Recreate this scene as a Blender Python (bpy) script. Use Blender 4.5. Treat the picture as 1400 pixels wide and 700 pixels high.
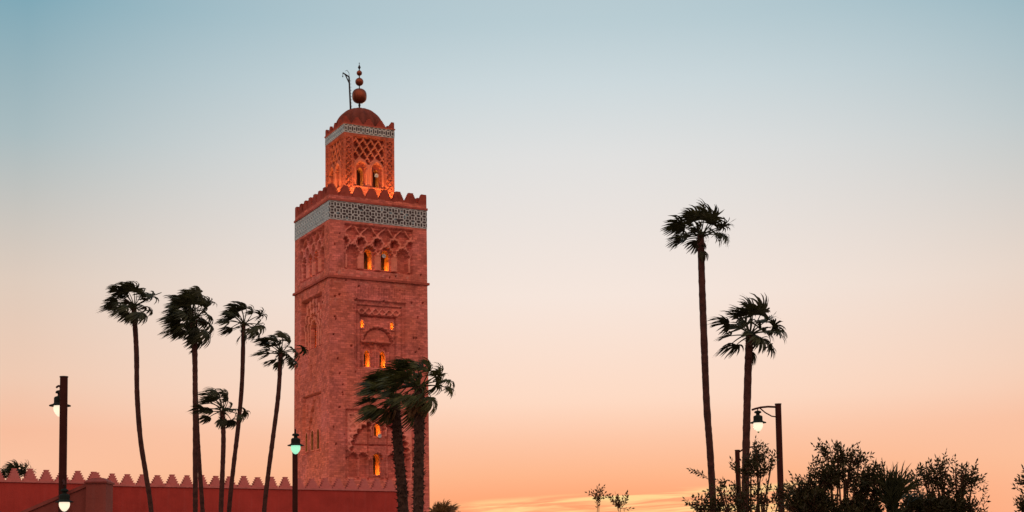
import bpy, math, random
import numpy as np
from mathutils import Vector, Matrix

R = math.radians
PI = math.pi
scene = bpy.context.scene
for o in list(bpy.data.objects):
    bpy.data.objects.remove(o)
COL = scene.collection

# ------------------------------------------------------------------ camera
FPX, PITCH, ROLL, CY, EYE = 1990.0, 0.1032, -0.0139, 579.61, 1.6
cam_data = bpy.data.cameras.new('camera')
cam = bpy.data.objects.new('camera', cam_data)
COL.objects.link(cam)
cam.matrix_world = Matrix.Translation((0, 0, EYE)) @ Matrix.Rotation(PI/2 + PITCH, 4, 'X') @ Matrix.Rotation(ROLL, 4, 'Z')
cam_data.sensor_width = 36
cam_data.lens = 36*FPX/1400
cam_data.shift_y = (CY - 350)/1400
cam_data.clip_start = 0.1
cam_data.clip_end = 6000
scene.camera = cam
scene.render.resolution_x, scene.render.resolution_y = 1024, 512
scene.view_settings.view_transform = 'Standard'
scene.view_settings.look = 'None'
scene.view_settings.gamma = 1
scene.view_settings.use_curve_mapping = False
scene.view_settings.exposure = 0.0

# ------------------------------------------------------------------ sky
SUN_AZ, SUN_EL = R(4), R(1.5)
world = bpy.data.worlds.new('World')
scene.world = world
world.use_nodes = True
nt = world.node_tree
nt.nodes.clear()
NN = nt.nodes.new
LK = nt.links.new

def math_node(tree, op, a, b=None, c=None, clamp=False):
    n = tree.nodes.new('ShaderNodeMath')
    n.operation = op
    n.use_clamp = clamp
    for i, v in enumerate((a, b, c)):
        if v is None:
            continue
        if isinstance(v, (int, float)):
            n.inputs[i].default_value = v
        else:
            tree.links.new(v, n.inputs[i])
    return n.outputs[0]

def lin(c):
    return tuple((x/255/12.92 if x/255 < .04045 else ((x/255+.055)/1.055)**2.4) for x in c)

def ramp(tree, fac, stops, interp='LINEAR'):
    n = tree.nodes.new('ShaderNodeValToRGB')
    n.color_ramp.interpolation = interp
    e = n.color_ramp.elements
    while len(e) < len(stops):
        e.new(0.5)
    for i, (p, c) in enumerate(stops):
        e[i].position = p
        e[i].color = (*c, 1)
    tree.links.new(fac, n.inputs[0])
    return n.outputs[0]

def mixc(tree, fac, a, b, blend='MIX'):
    n = tree.nodes.new('ShaderNodeMix')
    n.data_type = 'RGBA'
    n.blend_type = blend
    for sock, v in ((n.inputs[0], fac), (n.inputs[6], a), (n.inputs[7], b)):
        if isinstance(v, (int, float)):
            sock.default_value = v
        elif isinstance(v, tuple):
            sock.default_value = (*v, 1)
        else:
            tree.links.new(v, sock)
    return n.outputs[2]

tc = NN('ShaderNodeTexCoord')
sp = NN('ShaderNodeSeparateXYZ')
LK(tc.outputs['Generated'], sp.inputs[0])
sx, sy, sz = sp.outputs
az = math_node(nt, 'ARCTAN2', sx, sy)
el = math_node(nt, 'ARCSINE', sz)
# elevation 0..90 deg -> 0..1
e01 = math_node(nt, 'DIVIDE', el, PI/2)
D = 1/90
mid = ramp(nt, e01, [(0.0, lin((255, 140, 95))), (2.3*D, lin((255, 160, 110))), (2.95*D, lin((255, 168, 121))), (3.9*D, lin((254, 184, 142))),
                     (5.2*D, lin((254, 199, 167))), (6.8*D, lin((255, 220, 198))), (10.9*D, lin((248, 232, 222))),
                     (16.3*D, lin((227, 227, 226))), (19*D, lin((207, 219, 223))), (21.3*D, lin((187, 207, 214))), (35*D, lin((128, 160, 178))), (1.0, lin((70, 110, 145)))])
side = ramp(nt, e01, [(0.0, lin((255, 190, 152))), (3*D, lin((255, 194, 158))), (4.3*D, lin((254, 196, 162))), (5.6*D, lin((250, 191, 159))), (7.6*D, lin((242, 204, 180))),
                      (11.2*D, lin((225, 206, 191))), (16.6*D, lin((172, 190, 194))), (21.5*D, lin((128, 170, 185))),
                      (35*D, lin((95, 135, 160))), (1.0, lin((70, 110, 145)))])
# unseen sky behind the camera, made brighter high up as fill for the tower
back0 = ramp(nt, e01, [(0.0, lin((120, 95, 100))), (8*D, lin((170, 130, 125))), (20*D, lin((230, 190, 175))), (35*D, lin((255, 225, 205))), (55*D, lin((235, 215, 205))), (75*D, lin((150, 165, 185))),
                      (1.0, lin((70, 110, 145)))])
back = mixc(nt, 1.0, back0, (1.42, 1.30, 1.25), 'MULTIPLY')
daz = math_node(nt, 'SUBTRACT', az, 0.05)
k_side = math_node(nt, 'MULTIPLY', math_node(nt, 'MULTIPLY', daz, daz), 7.0, clamp=True)
k_back = math_node(nt, 'MULTIPLY_ADD', sy, -1.4, 0.7, clamp=True)
c1 = mixc(nt, k_side, mid, side)
c2 = mixc(nt, k_back, c1, back)
# thin lit cloud streaks low in the west, gently rising to the right
cb = NN('ShaderNodeCombineXYZ')
slope = math_node(nt, 'MULTIPLY_ADD', az, -0.045, el)
LK(math_node(nt, 'MULTIPLY', az, 11.0), cb.inputs[0])
LK(math_node(nt, 'MULTIPLY', slope, 210.0), cb.inputs[1])
nz = NN('ShaderNodeTexNoise')
nz.inputs['Scale'].default_value = 1.15
nz.inputs['Detail'].default_value = 5
nz.inputs['Roughness'].default_value = .55
nz.inputs['Distortion'].default_value = .5
LK(cb.outputs[0], nz.inputs['Vector'])
st = math_node(nt, 'MULTIPLY_ADD', nz.outputs['Fac'], 6.0, -2.55, clamp=True)
# band: elevation 2.3..3.2 degrees, az -3 .. 7.5 degrees
b1 = math_node(nt, 'MULTIPLY_ADD', slope, -230, 230*R(3.05), clamp=True)
b2 = math_node(nt, 'MULTIPLY_ADD', slope, 150, -150*R(1.0), clamp=True)
b3 = math_node(nt, 'MULTIPLY_ADD', az, 25, 25*R(3.2), clamp=True)
b4 = math_node(nt, 'MULTIPLY_ADD', az, -12, 12*R(14), clamp=True)
cl = math_node(nt, 'MULTIPLY', math_node(nt, 'MULTIPLY', st, b1), math_node(nt, 'MULTIPLY', b2, math_node(nt, 'MULTIPLY', b3, b4)))
c3 = mixc(nt, cl, c2, lin((255, 217, 150)))
# faint broad mottling so that the gradient is not perfectly clean
bg1 = NN('ShaderNodeBackground')
LK(c3, bg1.inputs[0])
bg1.inputs[1].default_value = 1.0
sky = NN('ShaderNodeTexSky')
sky.sky_type = 'NISHITA'
sky.sun_disc = False
sky.sun_elevation = SUN_EL
sky.sun_rotation = SUN_AZ
sky.air_density = 1
sky.dust_density = 1
bg2 = NN('ShaderNodeBackground')
LK(sky.outputs[0], bg2.inputs[0])
bg2.inputs[1].default_value = 0.05
mixs = NN('ShaderNodeMixShader')
mixs.inputs[0].default_value = 0.03
LK(bg1.outputs[0], mixs.inputs[1])
LK(bg2.outputs[0], mixs.inputs[2])
wo = NN('ShaderNodeOutputWorld')
LK(mixs.outputs[0], wo.inputs[0])

sun_d = bpy.data.lights.new('sun', 'SUN')
sun_d.energy = 0.25
sun_d.angle = R(3)
sun_d.color = (1, .62, .38)
sun = bpy.data.objects.new('sun', sun_d)
COL.objects.link(sun)
sdir = Vector((math.sin(SUN_AZ)*math.cos(SUN_EL), math.cos(SUN_AZ)*math.cos(SUN_EL), math.sin(SUN_EL)))
sun.rotation_euler = sdir.to_track_quat('Z', 'Y').to_euler()

# ------------------------------------------------------------------ helpers
def ray(px, py):
    c, s = math.cos(ROLL), math.sin(ROLL)
    dx, dy = px-700, py-CY
    a, b = dx*c+dy*s, -dx*s+dy*c
    vx, d, u = a/FPX, 1, -b/FPX
    return Vector((vx, d*math.cos(PITCH)-u*math.sin(PITCH), d*math.sin(PITCH)+u*math.cos(PITCH)))

def at(px, py, Y):
    """world point at forward distance Y that the photo shows at px, py"""
    r = ray(px, py)
    return Vector((0, 0, EYE)) + r*(Y/r.y)

class MB:
    """collects vertices and faces of ONE mesh"""
    def __init__(s):
        s.v, s.f, s.m, s.uv = [], [], [], []
    def add(s, vs, fs, mi=0):
        b = len(s.v)
        s.v += [tuple(p) for p in vs]
        s.f += [tuple(i+b for i in f) for f in fs]
        s.m += [mi]*len(fs)
    def box(s, c, d, rz=0, mi=0):
        cx, cy, cz = c
        M = Matrix.Rotation(rz, 3, 'Z')
        vs = [Vector((cx, cy, cz)) + M @ Vector((x*d[0]/2, y*d[1]/2, z*d[2]/2)) for z in (-1, 1) for x, y in ((-1, -1), (1, -1), (1, 1), (-1, 1))]
        s.add(vs, [(3, 2, 1, 0), (4, 5, 6, 7), (0, 1, 5, 4), (1, 2, 6, 5), (2, 3, 7, 6), (3, 0, 4, 7)], mi)
    def tube(s, pts, rads, n=10, caps=True, mi=0):
        pts = [Vector(p) for p in pts]
        vs = []
        for i, p in enumerate(pts):
            t = (pts[min(i+1, len(pts)-1)] - pts[max(i-1, 0)]).normalized()
            a = t.cross(Vector((0.13, 1, 0.07))) if abs(t.y) < .9 else t.cross(Vector((1, 0, 0)))
            a.normalize()
            b = t.cross(a)
            r = rads[i] if hasattr(rads, '__len__') else rads
            for k in range(n):
                q = 2*PI*k/n
                vs.append(p + a*(r*math.cos(q)) + b*(r*math.sin(q)))
        fs = []
        for i in range(len(pts)-1):
            for k in range(n):
                k2 = (k+1) % n
                fs.append((i*n+k, (i+1)*n+k, (i+1)*n+k2, i*n+k2))
        if caps:
            fs.append(tuple(range(n)))
            fs.append(tuple(reversed(range((len(pts)-1)*n, len(pts)*n))))
        s.add(vs, fs, mi)
    def lathe(s, c, prof, n=24, mi=0, wob=None):
        cx, cy, cz = c
        vs, fs = [], []
        for r, z in prof:
            for k in range(n):
                q = 2*PI*k/n
                rr = r*(wob(q) if wob else 1)
                vs.append((cx+rr*math.cos(q), cy+rr*math.sin(q), cz+z))
        for i in range(len(prof)-1):
            for k in range(n):
                k2 = (k+1) % n
                fs.append((i*n+k, i*n+k2, (i+1)*n+k2, (i+1)*n+k))
        s.add(vs, fs, mi)
    def prism(s, poly, M, depth, mi=0):
        """poly in local x,z plane, extruded along +y by depth; M a 4x4"""
        n = len(poly)
        vs = [M @ Vector((x, 0, z)) for x, z in poly] + [M @ Vector((x, depth, z)) for x, z in poly]
        fs = [tuple(range(n)), tuple(reversed(range(n, 2*n)))] + [(i, i+n, (i+1) % n+n, (i+1) % n) for i in range(n)]
        s.add(vs, fs, mi)
    def build(s, name, mats, parent=None, smooth=False):
        me = bpy.data.meshes.new(name)
        me.from_pydata(s.v, [], s.f)
        if not isinstance(mats, (list, tuple)):
            mats = [mats]
        for m in mats:
            me.materials.append(m)
        if len(mats) > 1:
            me.polygons.foreach_set('material_index', s.m)
        if smooth:
            me.polygons.foreach_set('use_smooth', [True]*len(me.polygons))
        me.update()
        o = bpy.data.objects.new(name, me)
        COL.objects.link(o)
        if parent:
            o.parent = parent
        return o

def tag(o, label=None, cat=None, group=None, kind=None):
    if label: o['label'] = label
    if cat: o['category'] = cat
    if group: o['group'] = group
    if kind: o['kind'] = kind
    return o

def thing(name, label, cat, loc=(0, 0, 0), rz=0, group=None):
    o = bpy.data.objects.new(name, None)
    COL.objects.link(o)
    o.location = loc
    o.rotation_euler = (0, 0, rz)
    return tag(o, label, cat, group)

def children(o):
    return [c for c in bpy.data.objects if c.parent == o]

def copy_tree(o, parent=None):
    c = o.copy()
    COL.objects.link(c)
    c.parent = parent
    for ch in children(o):
        copy_tree(ch, c)
    return c

def lamp_point(name, loc, energy, col, parent=None, size=.1, kind='POINT', target=None, spot=R(90)):
    d = bpy.data.lights.new(name, kind)
    d.energy = energy
    d.color = col
    if kind == 'AREA':
        d.size = size
    else:
        d.shadow_soft_size = size
    if kind == 'SPOT':
        d.spot_size = spot
        d.spot_blend = .8
    o = bpy.data.objects.new(name, d)
    COL.objects.link(o)
    o.location = loc
    if target is not None:
        o.rotation_euler = (Vector(loc)-Vector(target)).to_track_quat('Z', 'Y').to_euler()
    if parent:
        o.parent = parent
    return o

# ------------------------------------------------------------------ materials
def new_mat(name):
    m = bpy.data.materials.new(name)
    m.use_nodes = True
    t = m.node_tree
    b = t.nodes['Principled BSDF']
    return m, t, b

def noise(t, vec, scale, detail=4, rough=.6):
    n = t.nodes.new('ShaderNodeTexNoise')
    n.inputs['Scale'].default_value = scale
    n.inputs['Detail'].default_value = detail
    n.inputs['Roughness'].default_value = rough
    if vec is not None:
        t.links.new(vec, n.inputs['Vector'])
    return n.outputs['Fac']

def mapping(t, vec, scale):
    m = t.nodes.new('ShaderNodeMapping')
    m.inputs['Scale'].default_value = scale
    t.links.new(vec, m.inputs[0])
    return m.outputs[0]

def bump(t, b, h, strength, dist):
    n = t.nodes.new('ShaderNodeBump')
    n.inputs['Strength'].default_value = strength
    n.inputs['Distance'].default_value = dist
    t.links.new(h, n.inputs['Height'])
    t.links.new(n.outputs[0], b.inputs['Normal'])

def simple(name, col, rough=.8, var=.25, scale=3.0, metal=0, bmp=0, spec=.3):
    m, t, b = new_mat(name)
    g = t.nodes.new('ShaderNodeTexCoord').outputs['Object']
    n = noise(t, g, scale)
    lo = tuple(c*(1-var) for c in col)
    hi = tuple(min(1, c*(1+var)) for c in col)
    t.links.new(ramp(t, n, [(.3, lo), (.7, hi)]), b.inputs['Base Color'])
    b.inputs['Roughness'].default_value = rough
    b.inputs['Metallic'].default_value = metal
    b.inputs['Specular IOR Level'].default_value = spec
    if bmp:
        bump(t, b, noise(t, g, scale*4), .6, bmp)
    return m

def stone(name, base, uv=True, courses=True, contrast=1.0, light_patches=.35, worn=()):
    m, t, b = new_mat(name)
    if uv:
        u = t.nodes.new('ShaderNodeUVMap').outputs[0]
    else:
        u = t.nodes.new('ShaderNodeTexCoord').outputs['Object']
    nbig = noise(t, u, .16, 5, .65)
    nmid = noise(t, u, 1.1, 6, .7)
    nfin = noise(t, u, 5.0, 4, .7)
    lo = tuple(c*(1-.5*contrast) for c in base)
    hi = tuple(min(1, c*(1+.38*contrast)) for c in base)
    c0 = ramp(t, nmid, [(.28, lo), (.5, base), (.74, hi)])
    # grey-rose and ochre beds, as the shaft's stone changes from place to place
    rose = (base[0]*1.08, base[1]*1.35, base[2]*1.7)
    ochre = (base[0]*.92, base[1]*.98, base[2]*.72)
    c1 = mixc(t, math_node(t, 'MULTIPLY_ADD', nbig, 3.2, -1.3, clamp=True), mixc(t, .55, c0, ochre), mixc(t, .5, c0, rose))
    h = nmid
    if courses:
        br = t.nodes.new('ShaderNodeTexBrick')
        t.links.new(u, br.inputs['Vector'])
        br.inputs['Scale'].default_value = 1.0
        br.inputs['Brick Width'].default_value = .56
        br.inputs['Row Height'].default_value = .25
        br.inputs['Mortar Size'].default_value = .02
        br.inputs['Mortar Smooth'].default_value = .6
        br.inputs['Bias'].default_value = -.1
        br.inputs['Color1'].default_value = (.66, .64, .66, 1)
        br.inputs['Color2'].default_value = (1.28, 1.27, 1.30, 1)
        br.inputs['Mortar'].default_value = (.62, .58, .56, 1)
        c1 = mixc(t, .8*contrast, c1, br.outputs['Color'], 'MULTIPLY')
        hb = t.nodes.new('ShaderNodeRGBToBW')
        t.links.new(br.outputs['Color'], hb.inputs[0])
        h = math_node(t, 'MULTIPLY_ADD', hb.outputs[0], .6, nmid)
    # grime: broad dark weathering with ragged edges
    gr = math_node(t, 'MULTIPLY_ADD', noise(t, mapping(t, u, (1, .6, 1)), .38, 9, .78), -8.0, 3.9, clamp=True)
    c1 = mixc(t, math_node(t, 'MULTIPLY', gr, .8), c1, tuple(c*.42 for c in base))
    for v0_, v1_ in worn:
        # pale mortar showing where the face has weathered along the ledges
        xyz = t.nodes.new('ShaderNodeSeparateXYZ')
        t.links.new(u, xyz.inputs[0])
        vv = xyz.outputs[1]
        m1 = math_node(t, 'MULTIPLY_ADD', vv, 4, -4*v0_, clamp=True)
        m2 = math_node(t, 'MULTIPLY_ADD', vv, -4, 4*v1_, clamp=True)
        m3 = math_node(t, 'MULTIPLY_ADD', noise(t, u, 1.9, 5, .7), 10, -5.2, clamp=True)
        mm = math_node(t, 'MULTIPLY', m1, math_node(t, 'MULTIPLY', m2, m3))
        c1 = mixc(t, math_node(t, 'MULTIPLY', mm, .6), c1, (.62, .30, .24))
    # speckles: dark pits and pale chips
    pit = math_node(t, 'MULTIPLY_ADD', nfin, -9.0, 3.4, clamp=True)
    c1 = mixc(t, math_node(t, 'MULTIPLY', pit, .6), c1, tuple(c*.35 for c in base))
    chip = math_node(t, 'MULTIPLY_ADD', nfin, 9.0, -5.6, clamp=True)
    c1 = mixc(t, math_node(t, 'MULTIPLY', chip, light_patches), c1, (min(1, base[0]*1.35), base[1]*2.0, base[2]*2.3))
    t.links.new(c1, b.inputs['Base Color'])
    b.inputs['Roughness'].default_value = .92
    b.inputs['Specular IOR Level'].default_value = .15
    bump(t, b, math_node(t, 'ADD', h, math_node(t, 'MULTIPLY', nfin, .5)), .8, .05)
    return m

def streaky(name, base):
    """painted render with patched areas, dust and thin water streaks"""
    m, t, b = new_mat(name)
    g = t.nodes.new('ShaderNodeTexCoord').outputs['Object']
    n1 = noise(t, g, .5, 6, .65)
    n2 = noise(t, mapping(t, g, (3.5, 3.5, .28)), 1.0, 5, .6)
    n3 = noise(t, g, 9, 3, .6)
    c = ramp(t, n1, [(.3, tuple(x*.78 for x in base)), (.5, base), (.72, tuple(x*1.2 for x in base))])
    k = math_node(t, 'MULTIPLY_ADD', n2, 5, -2.6, clamp=True)
    c = mixc(t, math_node(t, 'MULTIPLY', k, .3), c, (base[0]*1.05, base[1]*1.9, base[2]*2.2))
    k = math_node(t, 'MULTIPLY_ADD', n2, -6, 2.5, clamp=True)
    c = mixc(t, math_node(t, 'MULTIPLY', k, .35), c, tuple(x*.55 for x in base))
    t.links.new(c, b.inputs['Base Color'])
    b.inputs['Roughness'].default_value = .88
    b.inputs['Specular IOR Level'].default_value = .15
    bump(t, b, math_node(t, 'ADD', n3, n1), .5, .02)
    return m

def emis(name, col, s):
    m, t, b = new_mat(name)
    b.inputs['Base Color'].default_value = (*col, 1)
    b.inputs['Emission Color'].default_value = (*col, 1)
    b.inputs['Emission Strength'].default_value = s
    b.inputs['Roughness'].default_value = .3
    return m

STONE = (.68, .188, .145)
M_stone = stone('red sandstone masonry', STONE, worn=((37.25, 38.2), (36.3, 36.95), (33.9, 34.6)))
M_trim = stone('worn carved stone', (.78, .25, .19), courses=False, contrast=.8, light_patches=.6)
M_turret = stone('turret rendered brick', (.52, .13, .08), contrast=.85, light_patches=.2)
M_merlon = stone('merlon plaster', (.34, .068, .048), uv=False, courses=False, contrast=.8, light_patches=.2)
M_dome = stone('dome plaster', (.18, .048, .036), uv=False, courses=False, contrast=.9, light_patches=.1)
M_tile_w = simple('pale glazed tile', (.42, .47, .46), .35, .3, 2.0)
M_tile_d = simple('dark glazed tile', (.028, .020, .024), .3, .6, 2.0)
M_tile_b = simple('teal glazed tile', (.11, .20, .23), .35, .35, 6.0)
M_copper = simple('copper balls', (.22, .055, .025), .38, .35, 1.2, metal=.6)
M_iron = simple('black iron', (.02, .018, .018), .6, .3, 6)
M_wall = streaky('painted red wall plaster', (.37, .046, .036))
M_wallm = simple('pink lime merlon plaster', (.50, .155, .14), .9, .2, 1.5, bmp=.02)
M_pier = streaky('maroon rendered pier', (.20, .052, .042))
M_piercap = simple('maroon pier coping', (.22, .052, .042), .8, .2, 3, bmp=.004)
M_pole = simple('maroon painted steel', (.046, .014, .011), .8, .2, 3, spec=.08)
M_hood = simple('dark green cast iron', (.010, .018, .015), .7, .3, 6, spec=.12)
M_globe_w = emis('warm lit globe', (1.0, .84, .62), 1.0)
M_globe_g = emis('greenish lit globe', (.36, .92, .62), .9)
M_globe_y = emis('amber lit globe', (1.0, .6, .16), 1.6)
M_tip = simple('green glass tip', (.12, .3, .02), .3)
M_trunk = simple('palm bark', (.055, .022, .017), .95, .45, 5, bmp=.03)
M_boot = simple('shaggy palm bark', (.05, .027, .019), .95, .5, 6, bmp=.03)
M_twig = simple('twig bark', (.07, .035, .02), .9, .3, 8)
M_speaker = simple('grey horn loudspeaker', (.45, .45, .45), .5, .1, 5)

def leaf_mat(name, dark, light, scale=2.2, trans=.15):
    m, t, b = new_mat(name)
    g = t.nodes.new('ShaderNodeTexCoord').outputs['Object']
    n = noise(t, g, scale, 3)
    t.links.new(ramp(t, n, [(.35, dark), (.68, light)]), b.inputs['Base Color'])
    b.inputs['Roughness'].default_value = .6
    b.inputs['Specular IOR Level'].default_value = .25
    b.inputs['Transmission Weight'].default_value = 0
    if trans:
        tr = t.nodes.new('ShaderNodeBsdfTranslucent')
        tr.inputs[0].default_value = (light[0]*1.6, light[1]*1.4, light[2], 1)
        mx = t.nodes.new('ShaderNodeMixShader')
        mx.inputs[0].default_value = trans
        t.links.new(b.outputs[0], mx.inputs[1])
        t.links.new(tr.outputs[0], mx.inputs[2])
        t.links.new(mx.outputs[0], t.nodes['Material Output'].inputs[0])
    return m
M_frond = leaf_mat('palm frond green', (.014, .020, .009), (.045, .055, .020), trans=.08)
M_frond2 = leaf_mat('near palm frond green', (.02, .03, .012), (.085, .10, .03))
M_dead = leaf_mat('dead palm frond', (.10, .055, .022), (.26, .15, .06))
M_leaf = leaf_mat('citrus leaves', (.014, .017, .006), (.045, .045, .014), 4, .08)
M_leaf2 = leaf_mat('rusty sapling leaves', (.05, .03, .012), (.12, .06, .02), 4, .2)

# ------------------------------------------------------------------ ground
def ground_material():
    m, t, b = new_mat('dusty paving')
    g = t.nodes.new('ShaderNodeTexCoord').outputs['Object']
    br = t.nodes.new('ShaderNodeTexBrick')
    t.links.new(g, br.inputs['Vector'])
    br.inputs['Scale'].default_value = 1.0
    br.inputs['Brick Width'].default_value = .6
    br.inputs['Row Height'].default_value = .6
    br.inputs['Mortar Size'].default_value = .012
    br.inputs['Color1'].default_value = (.17, .12, .10, 1)
    br.inputs['Color2'].default_value = (.21, .15, .12, 1)
    br.inputs['Mortar'].default_value = (.15, .11, .09, 1)
    n = noise(t, g, .4, 6)
    c = mixc(t, n, br.outputs['Color'], (.15, .10, .08))
    t.links.new(c, b.inputs['Base Color'])
    b.inputs['Roughness'].default_value = .85
    bump(t, b, br.outputs['Fac'], .3, -.01)
    return m
g = MB()
S = 2500
g.add([(-S, -S, 0), (S, -S, 0), (S, S, 0), (-S, S, 0)], [(0, 1, 2, 3)])
tag(g.build('ground', ground_material()), 'wide paved square and dusty open ground around the tower', kind='structure')
# planted bed in which the bushes stand, with a kerb
bed = MB()
bed.add([(2, 24, .10), (26, 24, .10), (30, 70, .10), (2, 70, .10)], [(0, 1, 2, 3)])
tag(bed.build('planted_soil', simple('garden soil', (.10, .065, .04), .95, .4, 2, bmp=.03)), 'bare garden soil under bushes and palms', kind='structure')
kb = MB()
kpts = [(2, 24), (26, 24), (30, 70), (2, 70)]
for i in range(4):
    a, b_ = Vector(kpts[i]+(0,)), Vector(kpts[(i+1) % 4]+(0,))
    d = b_-a
    kb.box(((a.x+b_.x)/2, (a.y+b_.y)/2, .07), (d.length-.16, .15, .14), math.atan2(d.y, d.x))
tag(kb.build('kerb', simple('kerb stone', (.3, .24, .2), .85)), 'stone kerb round the planted bed', kind='structure')

# ------------------------------------------------------------------ minaret
PHI, W, TAP = .4769, 12.8, .0143
A = Vector((math.cos(PHI), math.sin(PHI), 0))
B = Vector((-math.sin(PHI), math.cos(PHI), 0))
CEN = Vector((-21.398, 169.49, 0)) + (A+B)*W/2
minaret = thing('minaret', 'tall square red stone minaret with carved arches, tile band, lit windows and domed lantern', 'tower', CEN, PHI)

def tscale(h):
    return 1 - TAP*(h-1.6)/45
def fpt(k, u, v, out, w=W):
    """point on face k (0 right face, 3 left face) in the minaret's own axes"""
    s = tscale(v) if w == W else 1
    x, y = (u-w/2)*s, -(w/2*s+out)
    for _ in range(k % 4):
        x, y = -y, x
    return Vector((x, y, v))
def fmat(k, u, v, out, w=W):
    """frame on a face: x along the face, y into the wall, z up"""
    return Matrix.Translation(fpt(k, u, v, out, w)) @ Matrix.Rotation(k*PI/2, 4, 'Z')

def rect(U, V, a, b, c, d):
    return (U > a) & (U < b) & (V > c) & (V < d)
def arch(U, V, cx, w, v0, vs, o=.3):
    """pointed arch: width w, foot v0, springing vs"""
    r = w/2+w*o
    leg = (abs(U-cx) < w/2) & (V > v0) & (V <= vs)
    head = ((U-cx+w*o)**2+(V-vs)**2 < r*r) & ((U-cx-w*o)**2+(V-vs)**2 < r*r) & (V > vs)
    return leg | head
def lobed(U, V, cx, cv, r, n=7, amp=.12, st=1.15):
    x, y = U-cx, (V-cv)/st
    th = np.arctan2(y, x)
    rr = np.sqrt(x*x+y*y)
    return (rr < r*(1-amp/2+amp*np.abs(np.sin(n*th)))) & (V >= cv)
def lobed_arch(U, V, cx, v0, cv, r, n=7, amp=.12, st=1.15):
    return lobed(U, V, cx, cv, r, n, amp, st) | ((abs(U-cx) < r*.93) & (V > v0) & (V < cv+.02))
def net(U, V, c0, v0, pu, pv, w, curl=.0):
    """diamond net of ribs"""
    p, q = (U-c0)/pu, (V-v0)/pv
    p = p + curl*np.sin(4*PI*q)
    d1 = np.abs((p+q+.5) % 1-.5)
    d2 = np.abs((p-q+.5) % 1-.5)
    return np.minimum(d1, d2) < w

rngs = np.random.RandomState(4)
def course_noise(U, V, seed):
    """every block stands a little differently"""
    row = np.floor(V/.25).astype(int)
    col = np.floor(U/.56+(row % 2)*.5).astype(int)
    h = np.sin(row*127.1+col*311.7+seed*17.0)*43758.5453
    return (h-np.floor(h)-.5)*.035

def top_panel(U, V, Dp, cs, u0, u1):
    P = rect(U, V, u0, u1, 38.1, 43.6)
    Dp[P] = -.38
    Dp[P & ~rect(U, V, u0+.3, u1-.3, 38.1, 43.25)] = -.2
    N = net(U, V, cs[0], 41.25, 2.2, 2.5, .062, .03) & (V > 41.0)
    Dp[P & N] = -.12
    cw = cs[1]-cs[0]
    for i in range(-1, len(cs)):
        m = cs[0]+cw*(i+.5)
        ring = lobed(U, V, m, 41.35, .88, 5, .2, 1.3) & ~lobed(U, V, m, 41.35, .6, 5, .2, 1.3)
        Dp[P & ring & (V < 43.2)] = -.05
        Dp[P & lobed(U, V, m, 41.35, .6, 5, .2, 1.3) & (V < 43.2)] = -.42
        if 0 <= i < len(cs)-1:
            Dp[rect(U, V, m-.17, m+.17, 41.4, 42.15)] = -1.1
    for c in cs:
        out = lobed_arch(U, V, c, 38.25, 40.0, 1.06, 7, .14, 1.35)
        mid_ = lobed_arch(U, V, c, 38.25, 40.0, .86, 7, .16, 1.35)
        inn = arch(U, V, c, 1.32, 38.25, 40.0, .25)
        Dp[P & out] = -.04
        Dp[P & mid_] = -.34
        Dp[P & (abs(U-c) > .66) & (abs(U-c) < .8) & (V < 40.05) & (V > 38.25)] = -.12
        Dp[P & inn] = -.5
    for c in list(cs)[:-1]:
        m = c+cw/2
        Dp[rect(U, V, m-.12, m+.12, 38.3, 40.2)] = -.02
        Dp[rect(U, V, m-.26, m+.26, 40.0, 40.25)] = .03
    return Dp

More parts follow.
